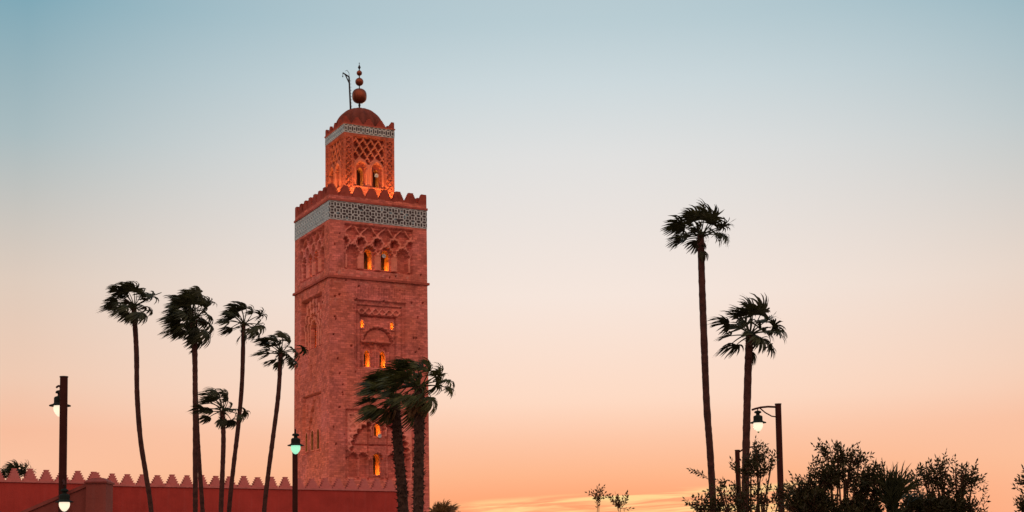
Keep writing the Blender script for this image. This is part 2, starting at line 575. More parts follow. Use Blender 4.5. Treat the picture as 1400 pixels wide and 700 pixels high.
def face_right(U, V):
    Dp = np.zeros_like(U)
    top_panel(U, V, Dp, (3.0, 5.2, 7.4, 9.6), 1.96, 10.9)
    # middle panel
    P = rect(U, V, 3.15, 9.9, 26.2, 34.55)
    Dp[P] = -.16
    Dp[rect(U, V, 3.55, 9.5, 26.2, 33.95)] = -.34
    Dp[rect(U, V, 3.62, 9.43, 26.2, 33.85)] = -.22
    orn = rect(U, V, 3.75, 9.3, 32.85, 33.6) & net(U, V, 3.75, 33.2, .9, .9, .13)
    Dp[orn] = -.12
    Dp[rect(U, V, 4.0, 8.75, 26.4, 32.75)] = -.5
    Dp[rect(U, V, 4.1, 8.65, 26.4, 32.62)] = -.36
    Dp[lobed(U, V, 6.38, 29.4, 2.2, 11, .08, 1.0) & ~lobed(U, V, 6.38, 29.4, 1.95, 11, .08, 1.0)] = -.22
    Dp[((U-6.38)**2+(V-29.4)**2 < 1.86**2) & (V > 29.4)] = -.58
    Dp[((U-6.38)**2+(V-29.5)**2 < 1.7**2) & (V > 29.7)] = -.42
    for c in (5.13, 7.13):
        Dp[rect(U, V, c-.82, c+.82, 26.5, 29.65)] = -.52
        Dp[rect(U, V, c-.92, c+.92, 29.5, 29.75)] = -.2
        Dp[arch(U, V, c, 1.2, 26.5, 28.3, .5)] = -.66
        for s in (-1, 1):
            Dp[rect(U, V, c+s*.7-.09, c+s*.7+.09, 26.5, 28.5)] = -.28
    Dp[(np.abs((U-6.53)/.34 % 1-.5) < .14) & rect(U, V, 3.0, 10.05, 34.75, 36.1)] = -.05
    Dp[rect(U, V, 4.0, 8.7, 26.15, 26.45)] = -.02
    # lower panel: great lobed arch
    Dp[rect(U, V, 2.06, 10.8, 12.9, 21.3)] = -.12
    Dp[rect(U, V, 2.25, 10.6, 12.9, 21.1)] = -.06
    Dp[rect(U, V, 2.4, 5.2, 17.2, 20.9) & net(U, V, 2.4, 17, 1.1, 1.1, .16)] = -.02
    o1 = lobed_arch(U, V, 6.35, 12.9, 16.2, 4.0, 15, .10, 1.05)
    o2 = lobed_arch(U, V, 6.35, 12.9, 16.2, 3.62, 15, .12, 1.05)
    o3 = lobed_arch(U, V, 6.35, 12.9, 16.2, 3.25, 1, 0, 1.08)
    Dp[o1] = .08
    Dp[o2] = -.55
    Dp[o3] = -.3
    Dp[(rect(U, V, 5.02, 5.14, 12.9, 19.6) | rect(U, V, 7.5, 7.62, 12.9, 19.6)) & o3] = -.5
    Dp[rect(U, V, 3.2, 9.5, 17.08, 17.2) & o3] = -.5
    Dp[lobed_arch(U, V, 6.33, 18.2, 18.9, 1.12, 7, .16, 1.2)] = -.12
    Dp[lobed_arch(U, V, 6.33, 18.2, 18.9, .85, 7, .16, 1.2)] = -.52
    for c in (4.35, 6.22, 8.12, 9.6, 3.1):
        ok = o3 | (abs(U-6.3) > 3)
        Dp[lobed_arch(U, V, c, 13.2, 15.3, .82, 7, .2, 1.35) & ok] = -.16
        Dp[lobed_arch(U, V, c, 13.2, 15.3, .62, 7, .2, 1.4) & ok] = -.55
    return Dp

def face_left(U, V):
    Dp = np.zeros_like(U)
    top_panel(U, V, Dp, (3.3, 5.5, 7.7, 9.9), 2.07, 10.93)
    Dp[rect(U, V, 2.75, 10.1, 29.2, 35.65)] = -.32
    Dp[rect(U, V, 3.0, 9.85, 29.2, 35.4)] = -.2
    c = 6.55
    prev = None
    for i, (r, d) in enumerate(((3.2, -.06), (2.7, -.5), (2.3, -.08), (1.75, -.6), (1.4, -.1), (1.0, -.7))):
        Dp[lobed_arch(U, V, c, 29.3, 31.6, r, 9-i, .22, 1.12)] = d
    for s in (-1, 1):
        Dp[rect(U, V, c+s*.75-.12, c+s*.75+.12, 29.4, 31.9)] = -.3
    # lower panel
    Dp[rect(U, V, 3.3, 10.0, 16.4, 23.65)] = -.2
    Dp[rect(U, V, 3.5, 9.8, 16.4, 23.45)] = -.1
    Dp[rect(U, V, 12.22, 12.36, 8, 22.5)] = -.16
    for c_, a, b_ in ((4.38, 20.9, 22.6), (8.84, 21.2, 22.9), (6.35, 25.3, 27.2)):
        Dp[rect(U, V, c_-.2, c_+.2, a, b_)] = -.6
    Dp[(abs((U-4.6)-(V-18.6)*.5) < .42+.15*np.sin(V*5)) & (V > 18.6) & (V < 22.9)] = -.4
    for c_ in (4.2, 6.3, 8.35):
        Dp[lobed_arch(U, V, c_, 16.6, 18.6, .85, 5, .15, 1.3)] = -.1
        Dp[arch(U, V, c_, 1.15, 16.7, 18.6, .3)] = -.12
    return Dp

WIN = {0: [(5.2, 1.0, 38.45, 40.25, .2), (7.4, 1.0, 38.45, 40.25, .2), (4.35, .42, 31.25, 31.85, .4), (8.2, .42, 31.25, 31.85, .4),
           (5.13, .74, 26.6, 28.0, .55), (7.13, .74, 26.6, 28.0, .55), (6.33, .85, 18.3, 19.1, .3), (6.22, .88, 13.65, 15.6, .25)],
       3: [(3.3, .95, 38.45, 40.25, .2), (5.5, 1.0, 38.45, 40.25, .2), (7.7, 1.0, 38.45, 40.25, .2), (9.9, .95, 38.45, 40.25, .2), (6.55, 1.4, 29.5, 31.6, .3),
           (6.3, .85, 16.9, 18.7, .3), (8.35, .85, 16.9, 18.7, .3), (4.2, .7, 16.9, 18.7, .3)]}

MI = None
def heightfield(mb_lists, k, w, v0, v1, res, fn, seed, holes=(), pits=0, rough=1.0, trims=None):
    nu, nv = int(round(w/res)), int(round((v1-v0)/res))
    us, vs = np.linspace(0, w, nu+1), np.linspace(v0, v1, nv+1)
    U, V = np.meshgrid(us, vs)
    Dp = fn(U, V) if fn else np.zeros_like(U)
    D0 = Dp.copy()
    r = np.random.RandomState(seed)
    for _ in range(pits):
        a, b = r.uniform(.5, w-.5), r.uniform(v0+.5, v1-.5)
        m = rect(U, V, a-.09, a+.09, b-.09, b+.12) & (np.abs(Dp) < .2)
        Dp[m] -= .3
    Dp = np.where(Dp < -.03, Dp*(2.1 if k == 3 and w == W else 1.6)-.03, Dp)
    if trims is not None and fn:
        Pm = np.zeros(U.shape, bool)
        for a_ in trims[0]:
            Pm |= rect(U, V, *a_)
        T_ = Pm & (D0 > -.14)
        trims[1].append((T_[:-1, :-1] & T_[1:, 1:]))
    edge = (U > .12) & (U < w-.12)
    Dp = np.where(edge, Dp+course_noise(U, V, seed)*rough+r.normal(0, .006, U.shape)*rough, 0)
    s = 1-TAP*(V-1.6)/45 if w == W else np.ones_like(V)
    X, Y = (U-w/2)*s, -(w/2*s+Dp)
    for _ in range(k):
        X, Y = -Y, X
    co = np.stack([X, Y, V], -1).reshape(-1, 3)
    idx = np.arange((nu+1)*(nv+1)).reshape(nv+1, nu+1)
    q = np.stack([idx[:-1, :-1], idx[:-1, 1:], idx[1:, 1:], idx[1:, :-1]], -1).reshape(-1, 4)
    Uc = (U[:-1, :-1]+U[1:, 1:])/2
    Vc = (V[:-1, :-1]+V[1:, 1:])/2
    keep = np.ones(Uc.shape, bool)
    for (c, ww, a, b, o) in holes:
        keep &= ~arch(Uc, Vc, c, ww, a, b, o)
    q = q[keep.ravel()]
    if MI is not None:
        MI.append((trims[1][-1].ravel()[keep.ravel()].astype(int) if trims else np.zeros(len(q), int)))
    uv = np.stack([U+k*13.7, V], -1).reshape(-1, 2)
    mb_lists.append((co, q, uv))

def build_np(name, parts, mats, parent, mi=None):
    off, cs, qs, uvs = 0, [], [], []
    for co, q, uv in parts:
        cs.append(co); qs.append(q+off); uvs.append(uv)
        off += len(co)
    co, q, uv = np.concatenate(cs), np.concatenate(qs), np.concatenate(uvs)
    me = bpy.data.meshes.new(name)
    me.vertices.add(len(co))
    me.vertices.foreach_set('co', co.ravel().astype(np.float32))
    me.loops.add(len(q)*4)
    me.loops.foreach_set('vertex_index', q.ravel().astype(np.int32))
    me.polygons.add(len(q))
    me.polygons.foreach_set('loop_start', np.arange(0, len(q)*4, 4, dtype=np.int32))
    me.polygons.foreach_set('loop_total', np.full(len(q), 4, dtype=np.int32))
    ul = me.uv_layers.new(name='UVMap')
    ul.data.foreach_set('uv', uv[q.ravel()].ravel().astype(np.float32))
    for m in mats:
        me.materials.append(m)
    if mi is not None:
        me.polygons.foreach_set('material_index', mi.astype(np.int32))
    me.update()
    me.validate()
    o = bpy.data.objects.new(name, me)
    COL.objects.link(o)
    o.parent = parent
    return o

parts = []
MI = []
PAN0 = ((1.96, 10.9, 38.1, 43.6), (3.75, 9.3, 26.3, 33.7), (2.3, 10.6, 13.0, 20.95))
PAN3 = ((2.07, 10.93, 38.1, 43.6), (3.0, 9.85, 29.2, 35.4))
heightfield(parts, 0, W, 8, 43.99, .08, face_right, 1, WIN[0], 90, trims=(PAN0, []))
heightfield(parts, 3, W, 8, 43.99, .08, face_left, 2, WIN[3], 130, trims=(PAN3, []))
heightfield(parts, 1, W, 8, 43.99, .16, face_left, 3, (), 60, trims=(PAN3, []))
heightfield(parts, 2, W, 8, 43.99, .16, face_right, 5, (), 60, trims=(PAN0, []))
for k in range(4):
    heightfield(parts, k, W, 0, 8, .4, None, 6+k)
    heightfield(parts, k, W, 46.28, 47.05, .1, None, 16+k, rough=.6)
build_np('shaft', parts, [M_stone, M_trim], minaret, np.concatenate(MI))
MI = None

def pattern(P, Q):
    """white lattice of the tile band; P, Q in cell units"""
    x = np.abs((P+.5) % 1-.5)
    y = np.abs((Q+.5) % 1-.5)
    m = np.maximum(x, y)
    ring = (m > .18) & (m < .31)
    inner = m <= .18
    hexv = ((.5-x)+np.maximum(0, y-.21)*.95 < .165)
    hexh = ((.5-y)+np.maximum(0, x-.21)*.95 < .165)
    dark = inner | hexv | hexh
    return ~dark

def tile_band(name, w, v0, v1, cols, rows, res, out, faces):
    lst, mis = [], []
    for k in faces:
        nu, nv = int(w/res), max(4, int((v1-v0)/res))
        us, vs = np.linspace(0, w, nu+1), np.linspace(v0, v1, nv+1)
        U, V = np.meshgrid(us, vs)
        Uc, Vc = (U[:-1, :-1]+U[1:, 1:])/2, (V[:-1, :-1]+V[1:, 1:])/2
        Wm = pattern((Uc)/w*cols-.5, (Vc-v0-.06)/(v1-v0-.12)*rows-.5)
        rim = (Vc < v0+.07) | (Vc > v1-.07)
        Wm |= rim
        h = np.sin(np.floor(Uc/.3)*12.9898+np.floor(Vc/.3)*78.233+k)*43758.5453
        h = h-np.floor(h)
        # some tiles are lost or replaced by bluish ones
        mi = np.where(Wm, 0, 1)
        if k % 2 == 1:
            mi = np.where((mi == 1) & (h > .2), 2, mi)
        else:
            mi = np.where((mi == 1) & (h > .93), 2, mi)
        for cu, cv in ((.43, .18), (.705, .3), (.31, .75)):
            mi = np.where((np.abs(Uc-w*cu) < .22) & (np.abs(Vc-(v0+(v1-v0)*cv)) < .2) & (k == 0) & (rows == 3), 1, mi)
        Dv = np.zeros_like(U)+out
        s = 1-TAP*(V-1.6)/45 if w == W else np.ones_like(V)
        X, Y = (U-w/2)*s*(1+2*out/w), -(w/2*s+Dv)
        for _ in range(k):
            X, Y = -Y, X
        idx = np.arange((nu+1)*(nv+1)).reshape(nv+1, nu+1)
        q = np.stack([idx[:-1, :-1], idx[:-1, 1:], idx[1:, 1:], idx[1:, :-1]], -1).reshape(-1, 4)
        lst.append((np.stack([X, Y, V], -1).reshape(-1, 3), q, np.stack([U, V], -1).reshape(-1, 2)))
        mis.append(mi.ravel())
    return build_np(name, lst, [M_tile_w, M_tile_d, M_tile_b], minaret, np.concatenate(mis))
tile_band('tile_band', W, 43.99, 46.28, 17, 3, .045, .03, range(4))

def ring_ledge(name, w, v0, v1, out, mat, rough=.03, seed=0, inner=.06):
    """projecting string course round the four faces"""
    mb = MB()
    r = random.Random(seed)
    s = tscale(v0) if w == W else 1
    n = 48
    for k in range(4):
        for i in range(n):
            a, b = -w/2-out+(w+2*out)*i/n, -w/2-out+(w+2*out)*(i+1)/n
            j = r.uniform(-rough, rough)
            z0, z1 = v0+r.uniform(-rough, rough)*.6, v1+r.uniform(-rough, rough)*.6
            if i in (0, n-1):
                j, z0, z1 = 0, v0, v1
            if k % 2 and i in (0, n-1):
                if i == 0: a += out+inner
                else: b -= out+inner
            y0, y1 = -(w/2+out+j), -(w/2-inner)
            vs = [(a, y0, z0), (b, y0, z0), (b, y1, z0), (a, y1, z0), (a, y0, z1), (b, y0, z1), (b, y1, z1), (a, y1, z1)]
            pts = []
            for x, y, z in vs:
                x, y = x*s, y*s
                for _ in range(k):
                    x, y = -y, x
                pts.append((x, y, z))
            mb.add(pts, [(3, 2, 1, 0), (4, 5, 6, 7), (0, 1, 5, 4), (1, 2, 6, 5), (2, 3, 7, 6), (3, 0, 4, 7)])
    return mb.build(name, mat, minaret)
M_ledge = stone('weathered ledge stone', (.42, .10, .075), uv=False, courses=False)
ring_ledge('string_course', W, 36.95, 37.22, .22, M_ledge, .035, 1)
ring_ledge('cornice', W, 46.3, 46.55, .12, M_ledge, .02, 2)
ring_ledge('turret_cornice', 6.65, 56.92, 57.06, .10, M_ledge, .01, 3)

# terrace and turret roof
mb = MB(); s = tscale(46.5)
mb.box((0, 0, 46.6), (W*s-.9, W*s-.9, .3)); mb.build('terrace_floor', M_merlon, minaret)
mb = MB(); mb.box((0, 0, 57.0), (6.3, 6.3, .2)); mb.build('turret_roof', M_merlon, minaret)

def merlon_poly(wb, wt, h, n, notch=.0):
    L = []
    for i in range(n):
        w0 = wb+(wt-wb)*i/(n-1)
        z0, z1 = h*i/n, h*(i+1)/n
        L += [(-w0/2+notch*(i > 0), z0), (-w0/2-notch*0, z1)]
    Rr = [(-x, z) for x, z in reversed(L)]
    return [(x, z) for x, z in L+Rr][::-1]

def clip_poly(poly, lo, hi):
    out = []
    for x, z in poly:
        out.append((min(max(x, lo), hi), z))
    res = []
    for p in out:
        if not res or (abs(p[0]-res[-1][0]) > 1e-5 or abs(p[1]-res[-1][1]) > 1e-5):
            res.append(p)
    # drop collinear points on the cut so that the outline stays clean
    return res

def merlon_ring(w, v, wb, wt, h, n, cnt, thick, first):
    s = tscale(v) if w == W else 1
    ww = w*s
    base = merlon_poly(wb, wt, h, n)
    for k in range(4):
        for i in range(cnt):
            u = first+(w-2*first)*i/(cnt-1)
            uu = u*s
            lo, hi = -uu+.001, (ww-uu)-.001
            if i == cnt-1:
                hi = ww-uu-thick-.003
            poly = clip_poly(base, lo, hi) if i in (0, cnt-1) else base
            mbb = MB()
            rr = random.Random(k*31+i+int(w))
            jit = rr.uniform(-.03, .03)
            if i in (0, cnt-1):
                jit = 0
            M = Matrix.Rotation(k*PI/2, 4, 'Z') @ Matrix.Translation((uu-ww/2+jit, -ww/2, v))
            mbb.prism(poly, M, thick)
            mbb.build('merlon', M_merlon, minaret)
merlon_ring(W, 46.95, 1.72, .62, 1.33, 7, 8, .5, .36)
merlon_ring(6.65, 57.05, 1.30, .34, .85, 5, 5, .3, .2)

# turret
def turret_face(U, V):
    Dp = np.zeros_like(U)
    w = 6.65
    P = rect(U, V, 1.2, 5.45, 49.2, 55.55)
    Dp[P] = -.10
    Dp[rect(U, V, 1.32, 5.33, 52.2, 55.42)] = -.42
    Nn = net(U, V, 1.33+.25, 52.3, 1.0, 1.5, .12, .045) & rect(U, V, 1.32, 5.33, 52.2, 55.42)
    Dp[Nn] = -.08
    for c in (2.24, 4.32):
        Dp[arch(U, V, c, 2.0, 49.3, 51.7, .12)] = -.08
        Dp[arch(U, V, c, 1.6, 49.3, 51.7, .12) & ~arch(U, V, c, 1.35, 49.3, 51.6, .12)] = .02
        Dp[lobed_arch(U, V, c, 49.4, 51.4, .66, 7, .18, 1.25)] = -.3
    for c in (.62, 6.03):
        q = rect(U, V, c-.34, c+.34, 48.0, 55.3)
        Dp[q] = -.09
        Dp[q & net(U, V, c, 48, .68, .7, .14)] = 0
    Dp[rect(U, V, 1.2, 5.45, 49.12, 49.32)] = .10
    return Dp
TWIN = [(2.24, .8, 49.42, 51.2, .2), (4.32, .76, 49.42, 51.2, .2)]
parts = []
MI = []
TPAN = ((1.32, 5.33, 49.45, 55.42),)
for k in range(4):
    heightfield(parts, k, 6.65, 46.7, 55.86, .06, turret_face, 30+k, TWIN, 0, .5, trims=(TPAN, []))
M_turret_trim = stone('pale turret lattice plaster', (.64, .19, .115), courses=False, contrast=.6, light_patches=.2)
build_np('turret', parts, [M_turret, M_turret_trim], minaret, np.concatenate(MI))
MI = None
tile_band('turret_tile_band', 6.65, 55.86, 56.92, 12, 1, .04, .025, range(4))

# window niches: real openings in the wall with a lit reveal behind, or a shallow dark panel where unlit
M_dark = simple('painted opening shade', (.03, .012, .008), .9)  # near-black colour stands in for the shade inside the openings
M_niche = simple('ochre niche plaster', (.5, .22, .075), .85, .45, 3)
def niche(k, w, c, ww, v0, vs, o, face_d, deep, light, lit_side=1, col=(1, .40, .07), room=True):
    par = minaret
    r = ww/2+ww*o
    pts = [(-ww/2, v0), (ww/2, v0)]
    apex = math.sqrt(r*r-(ww*o)**2)
    for i in range(0, 7):
        x = ww/2*(1-i/6)
        pts.append((x, vs+math.sqrt(max(0, r*r-(x+ww*o)**2))))
    for i in range(1, 7):
        x = ww/2*(i/6)
        pts.append((-x, vs+math.sqrt(max(0, r*r-(x+ww*o)**2))))
    pts = [(x*1.02, z) for x, z in pts]
    M = fmat(k, c, 0, face_d, w)
    mb = MB()
    n = len(pts)
    g_ = .10
    outer = [(x*(1+2*g_/ww), z+(g_ if z > v0 else -g_)) for x, z in pts]
    f0 = [M @ Vector((x, -.08, z)) for x, z in pts]
    fo = [M @ Vector((x, -.08, z)) for x, z in outer]
    fb = [M @ Vector((x, .12, z)) for x, z in outer]
    vs_ = f0+fo+fb
    fs = []
    for i in range(n):
        j = (i+1) % n
        fs.append((i, j, n+j, n+i))
        fs.append((n+i, n+j, 2*n+j, 2*n+i))
    mb.add(vs_, fs)
    if not light:
        deep = .16  # unlit openings: shallow back panel, its darkness painted in place of deep shade
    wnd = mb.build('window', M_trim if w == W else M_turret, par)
    mb = MB()
    b0 = [M @ Vector((x, -.075, z)) for x, z in pts]
    b1 = [M @ Vector((x, deep, z)) for x, z in pts]
    fs = [(i, n+i, n+(i+1) % n, (i+1) % n) for i in range(n)] + [tuple(range(2*n-1, n-1, -1))]
    bk = fs.pop()
    mb.f = []; mb.m = []; mb.v = []
    mb.add(b0+b1, fs)
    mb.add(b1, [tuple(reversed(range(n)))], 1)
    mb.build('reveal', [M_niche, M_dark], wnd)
    if light:
        p = M @ Vector((lit_side*ww*.36, deep*.35, v0+.3))
        lamp_point('window_lamp', p, light, col, wnd, .07)
        # the small lamp fitting itself
        q = MB()
        q.lathe((p.x, p.y, p.z-.16), [(0.001, 0), (.06, .0), (.08, .05), (.05, .06), (.001, .06)], 10)
        q.build('lamp_fitting', M_iron, wnd)
    return wnd
dR = {38.45: -.5, 31.25: -.36, 26.6: -.66, 18.3: -.52, 13.65: -.55}
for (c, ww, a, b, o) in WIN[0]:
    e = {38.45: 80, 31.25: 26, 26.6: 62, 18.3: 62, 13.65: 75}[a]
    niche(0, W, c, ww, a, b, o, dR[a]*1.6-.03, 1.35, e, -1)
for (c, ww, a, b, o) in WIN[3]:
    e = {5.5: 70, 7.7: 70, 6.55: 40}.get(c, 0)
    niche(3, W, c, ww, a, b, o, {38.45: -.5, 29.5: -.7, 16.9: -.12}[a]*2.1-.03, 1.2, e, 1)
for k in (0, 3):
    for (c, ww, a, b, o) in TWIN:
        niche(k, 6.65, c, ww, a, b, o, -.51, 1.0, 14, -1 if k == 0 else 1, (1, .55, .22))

# horn loudspeakers hanging in openings
def horn(k, u, v, out, w=W):
    M = fmat(k, u, v, out, w)
    mb = MB()
    prof = [(.05, 0), (.07, .12), (.13, .24), (.26, .34), (.24, .345), (.001, .2)]
    n = 14
    vs, fs = [], []
    for r, z in prof:
        for i in range(n):
            q = 2*PI*i/n
            vs.append(M @ Vector((r*math.cos(q), -z, r*math.sin(q))))
    for i in range(len(prof)-1):
        for j in range(n):
            fs.append((i*n+j, i*n+(j+1) % n, (i+1)*n+(j+1) % n, (i+1)*n+j))
    fs.append(tuple(range(n)))
    mb.add(vs, fs)
    a, b = M @ Vector((0, .3, .0)), M @ Vector((0, 0, 0))
    mb.tube([a, b], .03, 6)
    mb.build('loudspeaker', M_speaker, minaret, True)
horn(0, 4.32, 50.9, -.5, 6.65)
horn(0, 7.2, 40.2, -.75)
horn(0, 6.5, 18.3, -.7)

# dome
GAD = 16
dm = MB()
prof = []
for i in range(15):
    t = i/14*PI/2
    prof.append((3.05*math.cos(t)**.92 if i < 14 else .02, 3.05*math.sin(t)))
dm.lathe((0, 0, 57.1), [(3.0, -.1)]+prof, GAD*8, wob=lambda q: 0.87+.16*abs(math.sin(q*GAD/2)))
# a rim of upright leaves round the foot of the dome
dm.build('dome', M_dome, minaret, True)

fin = MB()
fin.tube([(0, 0, 60.0), (0, 0, 65.3)], .07, 8)
fin.lathe((0, 0, 60.1), [(.28, 0), (.2, .15), (.09, .3), (.16, .55), (.09, .75)], 12)
finial = fin.build('finial', M_iron, minaret)
def ball(z, r, sq):
    b = MB()
    prof = []
    for i in range(13):
        t = -PI/2+PI*i/12
        c = abs(math.cos(t))**sq
        prof.append((max(.005, r*c), r*math.copysign(abs(math.sin(t))**sq, t)))
    b.lathe((0, 0, z), prof, 24)
    b.build('ball', M_copper, finial, True)
ball(61.84, .93, .8)
ball(63.68, .52, 1)
ball(64.82, .35, 1)
b = MB()
b.lathe((0, 0, 65.3), [(.05, 0), (.19, .25), (.1, .45), (.03, .62), (.03, .75), (.07, .8), (.005, .92)], 12)
b.build('spike', M_iron, finial)

# flag gallows on the roof, left of the dome's axis
gw = MB()
def mloc(px, py, back=0):
    """photo point -> minaret axes, in the plane through the axis facing the camera"""
    r = ray(px, py)
    p = Vector((0, 0, EYE)) + r*((CEN.y+back)/r.y)
    d = p-CEN
    return Vector((d.dot(A), d.dot(B), p.z))
p0, p1, p2 = mloc(480, 152, -1), mloc(477.2, 105, -1), mloc(468.6, 99.5, -1)
p0.z -= 1.0
gw.tube([p0, p1], [.13, .10], 8)
gw.tube([p1+(p0-p1)*.0, p2], [.10, .09], 8)
gw.tube([p1+(p0-p1)*.16, p1+(p2-p1)*.62], .08, 6)
gw.tube([p2, p2-Vector((0, 0, .42))], .03, 5)
gw.tube([p2-Vector((0, 0, .4)), p2-Vector((0, 0, .55))], .07, 6)
gw.tube([p1, p1+Vector((0, 0, .5)), p1+Vector((-.25, .1, .85)), p1+Vector((-.45, .15, .72))], .03, 5)
for i in range(9):
    q = p0+(p1-p0)*(.3+.075*i)
    gw.tube([q, q+Vector((.22, -.1, .03))], .025, 5)
gw.build('flag_gallows', M_iron, minaret)

# floodlights on the terrace that light the turret
def flood(k, u, out, e):
    M = fmat(k, u, 46.95, -out)
    mb = MB()
    c = M @ Vector((0, 0, 0))
    mb.box(c, (.4, .25, .3), k*PI/2)
    mb.box(c+Vector((0, 0, -.13)), (.1, .1, .2), k*PI/2)
    f = mb.build('floodlight', M_iron, minaret)
    l = M @ Vector((0, .35, .1))
    tgt = M @ Vector((0, 2.4, 5.0))
    lamp_point('flood_lamp', l, e, (1, .46, .14), f, .15, 'SPOT', tgt, R(120))
for k in (0, 3):
    for u in (4.2, 8.6):
        flood(k, u, 1.0, 950)
# warm uplight on the shaft's left flank from the mosque yard
mb = MB()
mb.box((0, 0, 0), (.7, .4, .5)); mb.box((0, 0, -.35), (.2, .2, .4))
yf = mb.build('floodlight', M_iron)
yf.location = minaret.matrix_basis @ Vector((-30, -4, .6)); yf.rotation_euler = (0, 0, PHI)
tag(yf, 'floodlight on the ground behind the red wall lighting the tower\'s left flank', 'floodlight')
lp = lamp_point('yard_lamp', CEN + A*-30 + B*-4 + Vector((0, 0, 1.2)), 5500, (1, .56, .20), None, .3, 'SPOT', CEN + A*-6.4 + B*1 + Vector((0, 0, 18)), R(70))

# ------------------------------------------------------------------ red wall with stepped merlons
def rampart(p0, p1, ztop, thick, first, pitch, label, end_cap=False):
    d = Vector(p1)-Vector(p0)
    L = d.length
    rz = math.atan2(d.y, d.x)
    t = thing('crenellated_wall', label, 'wall', (p0[0], p0[1], 0), rz)
    mb = MB()
    mb.box((L/2, thick/2, (ztop-.14)/2), (L, thick, ztop-.14))
    mb.build('wall_face', M_wall, t)
    mb = MB()
    mb.box((L/2+.02, thick/2, ztop-.07), (L+.16, thick+.16, .14))
    mb.build('coping', M_wallm, t)
    poly = merlon_poly(.92, .34, .74, 5, .07)
    me0 = None
    x = first
    i = 0
    rr = random.Random(int(L*7))
    while x < L-.3:
        if me0 is None:
            mbb = MB()
            mbb.prism(poly, Matrix.Identity(4), .34)
            o = mbb.build('merlon', M_wallm, t)
            me0 = o
        else:
            o = me0.copy()
            COL.objects.link(o)
            o.parent = t
        o.location = (x, thick/2-.17, ztop)
        o.scale = (rr.uniform(.92, 1.06), 1, rr.uniform(.93, 1.07))
        o.rotation_euler = (0, R(rr.uniform(-1.5, 1.5)), 0)
        x += pitch
        i += 1
    return t
ZT = 8.1
pa, pb = Vector((-27.6, 98.5, 0)), Vector((-8.62, 109.7, 0))
wdir = (pb-pa).normalized()
rampart(pa-wdir*1.2, pb, ZT, .8, .7, 1.045, 'long red plastered wall with pink stepped merlons running to the tower\'s foot')
# its return going back towards the mosque
ret = Vector((-wdir.y, wdir.x, 0))
qa = Vector((-39.5, 88.9, 0)); qb = Vector((-27.2, 96.55, 0))
rampart(qa, qb, ZT, .8, .55, 1.03, 'left section of red wall with pink stepped merlons, behind the brown pier')

# ------------------------------------------------------------------ stair parapet and pier in front
YP = 40.0
def pl(px, py):
    p = at(px, py, YP)
    return (p.x, p.z)
pier_t = thing('stair_parapet', 'dark maroon sloping stair parapet ending in a capped pier', 'parapet', (0, YP, 0))
x0, _ = pl(117, 690); x1, _ = pl(144.5, 690)
zt = pl(130, 661)[1]
mb = MB()
mb.box(((x0+x1)/2, .35, zt/2), (x1-x0, .7, zt))
mb.build('pier', M_pier, pier_t)
mb = MB()
xc, hw = (x0+x1)/2, (x1-x0)/2
vs = []
for hwx, hwy, z in ((hw+.03, .38, zt), (hw+.04, .40, zt+.05), (hw-.12, .22, zt+.16)):
    vs += [(xc-hwx, .35-hwy, z), (xc+hwx, .35-hwy, z), (xc+hwx, .35+hwy, z), (xc-hwx, .35+hwy, z)]
fs = [(3, 2, 1, 0), (8, 9, 10, 11)]
for l in (0, 4):
    fs += [(l, l+1, l+5, l+4), (l+1, l+2, l+6, l+5), (l+2, l+3, l+7, l+6), (l+3, l, l+4, l+7)]
mb.add(vs, fs)
mb.build('pier_cap', M_piercap, pier_t)
sx0, sz0 = pl(26, 700); sx1, sz1 = pl(116.5, 661)
dxs = (sz1-sz0)/(sx1-sx0)
xl = sx0-3.0
zl = sz0-3.0*dxs
poly = [(xl, 0), (x0-.004, 0), (x0-.004, sz1-.08), (xl, zl-.08)]
mb = MB(); mb.prism(poly, Matrix.Translation((0, .15, 0)), .4)
mb.build('sloping_wall', M_pier, pier_t)
poly = [(xl, zl-.078), (x0-.006, sz1-.078), (x0-.006, sz1+.02), (xl, zl+.02)]
mb = MB(); mb.prism(poly, Matrix.Translation((0, .11, 0)), .48)
mb.build('sloping_coping', M_piercap, pier_t)

# ------------------------------------------------------------------ street lamps
def lantern(parent, top, s, globe, tip=False):
    """hanging lantern; top = suspension point, s = overall scale (1 = 0.6 m wide brim)"""
    x, y, z = top
    mb = MB()
    mb.lathe((x, y, z), [(.001, 0), (.02, 0), (.02, -.10*s), (.10*s, -.12*s), (.13*s, -.15*s), (.13*s, -.19*s), (.07*s, -.21*s), (.07*s, -.27*s),
                         (.15*s, -.30*s), (.17*s, -.33*s), (.17*s, -.47*s), (.19*s, -.50*s), (.30*s, -.54*s), (.30*s, -.565*s), (.18*s, -.56*s), (.17*s, -.53*s), (.001, -.5*s)], 20)
    h = mb.build('lantern', M_hood, parent, False)
    mb = MB()
    mb.lathe((x, y, z), [(.165*s, -.545*s), (.18*s, -.62*s), (.17*s, -.70*s), (.13*s, -.78*s), (.07*s, -.85*s), (.001, -.875*s)], 20)
    mb.build('globe', globe, h, True)
    if tip:
        mb = MB()
        mb.lathe((x, y, z), [(.001, -.87*s), (.035*s, -.88*s), (.03*s, -.92*s), (.001, -.93*s)], 10)
        mb.build('globe_tip', M_tip, h, True)
    return h

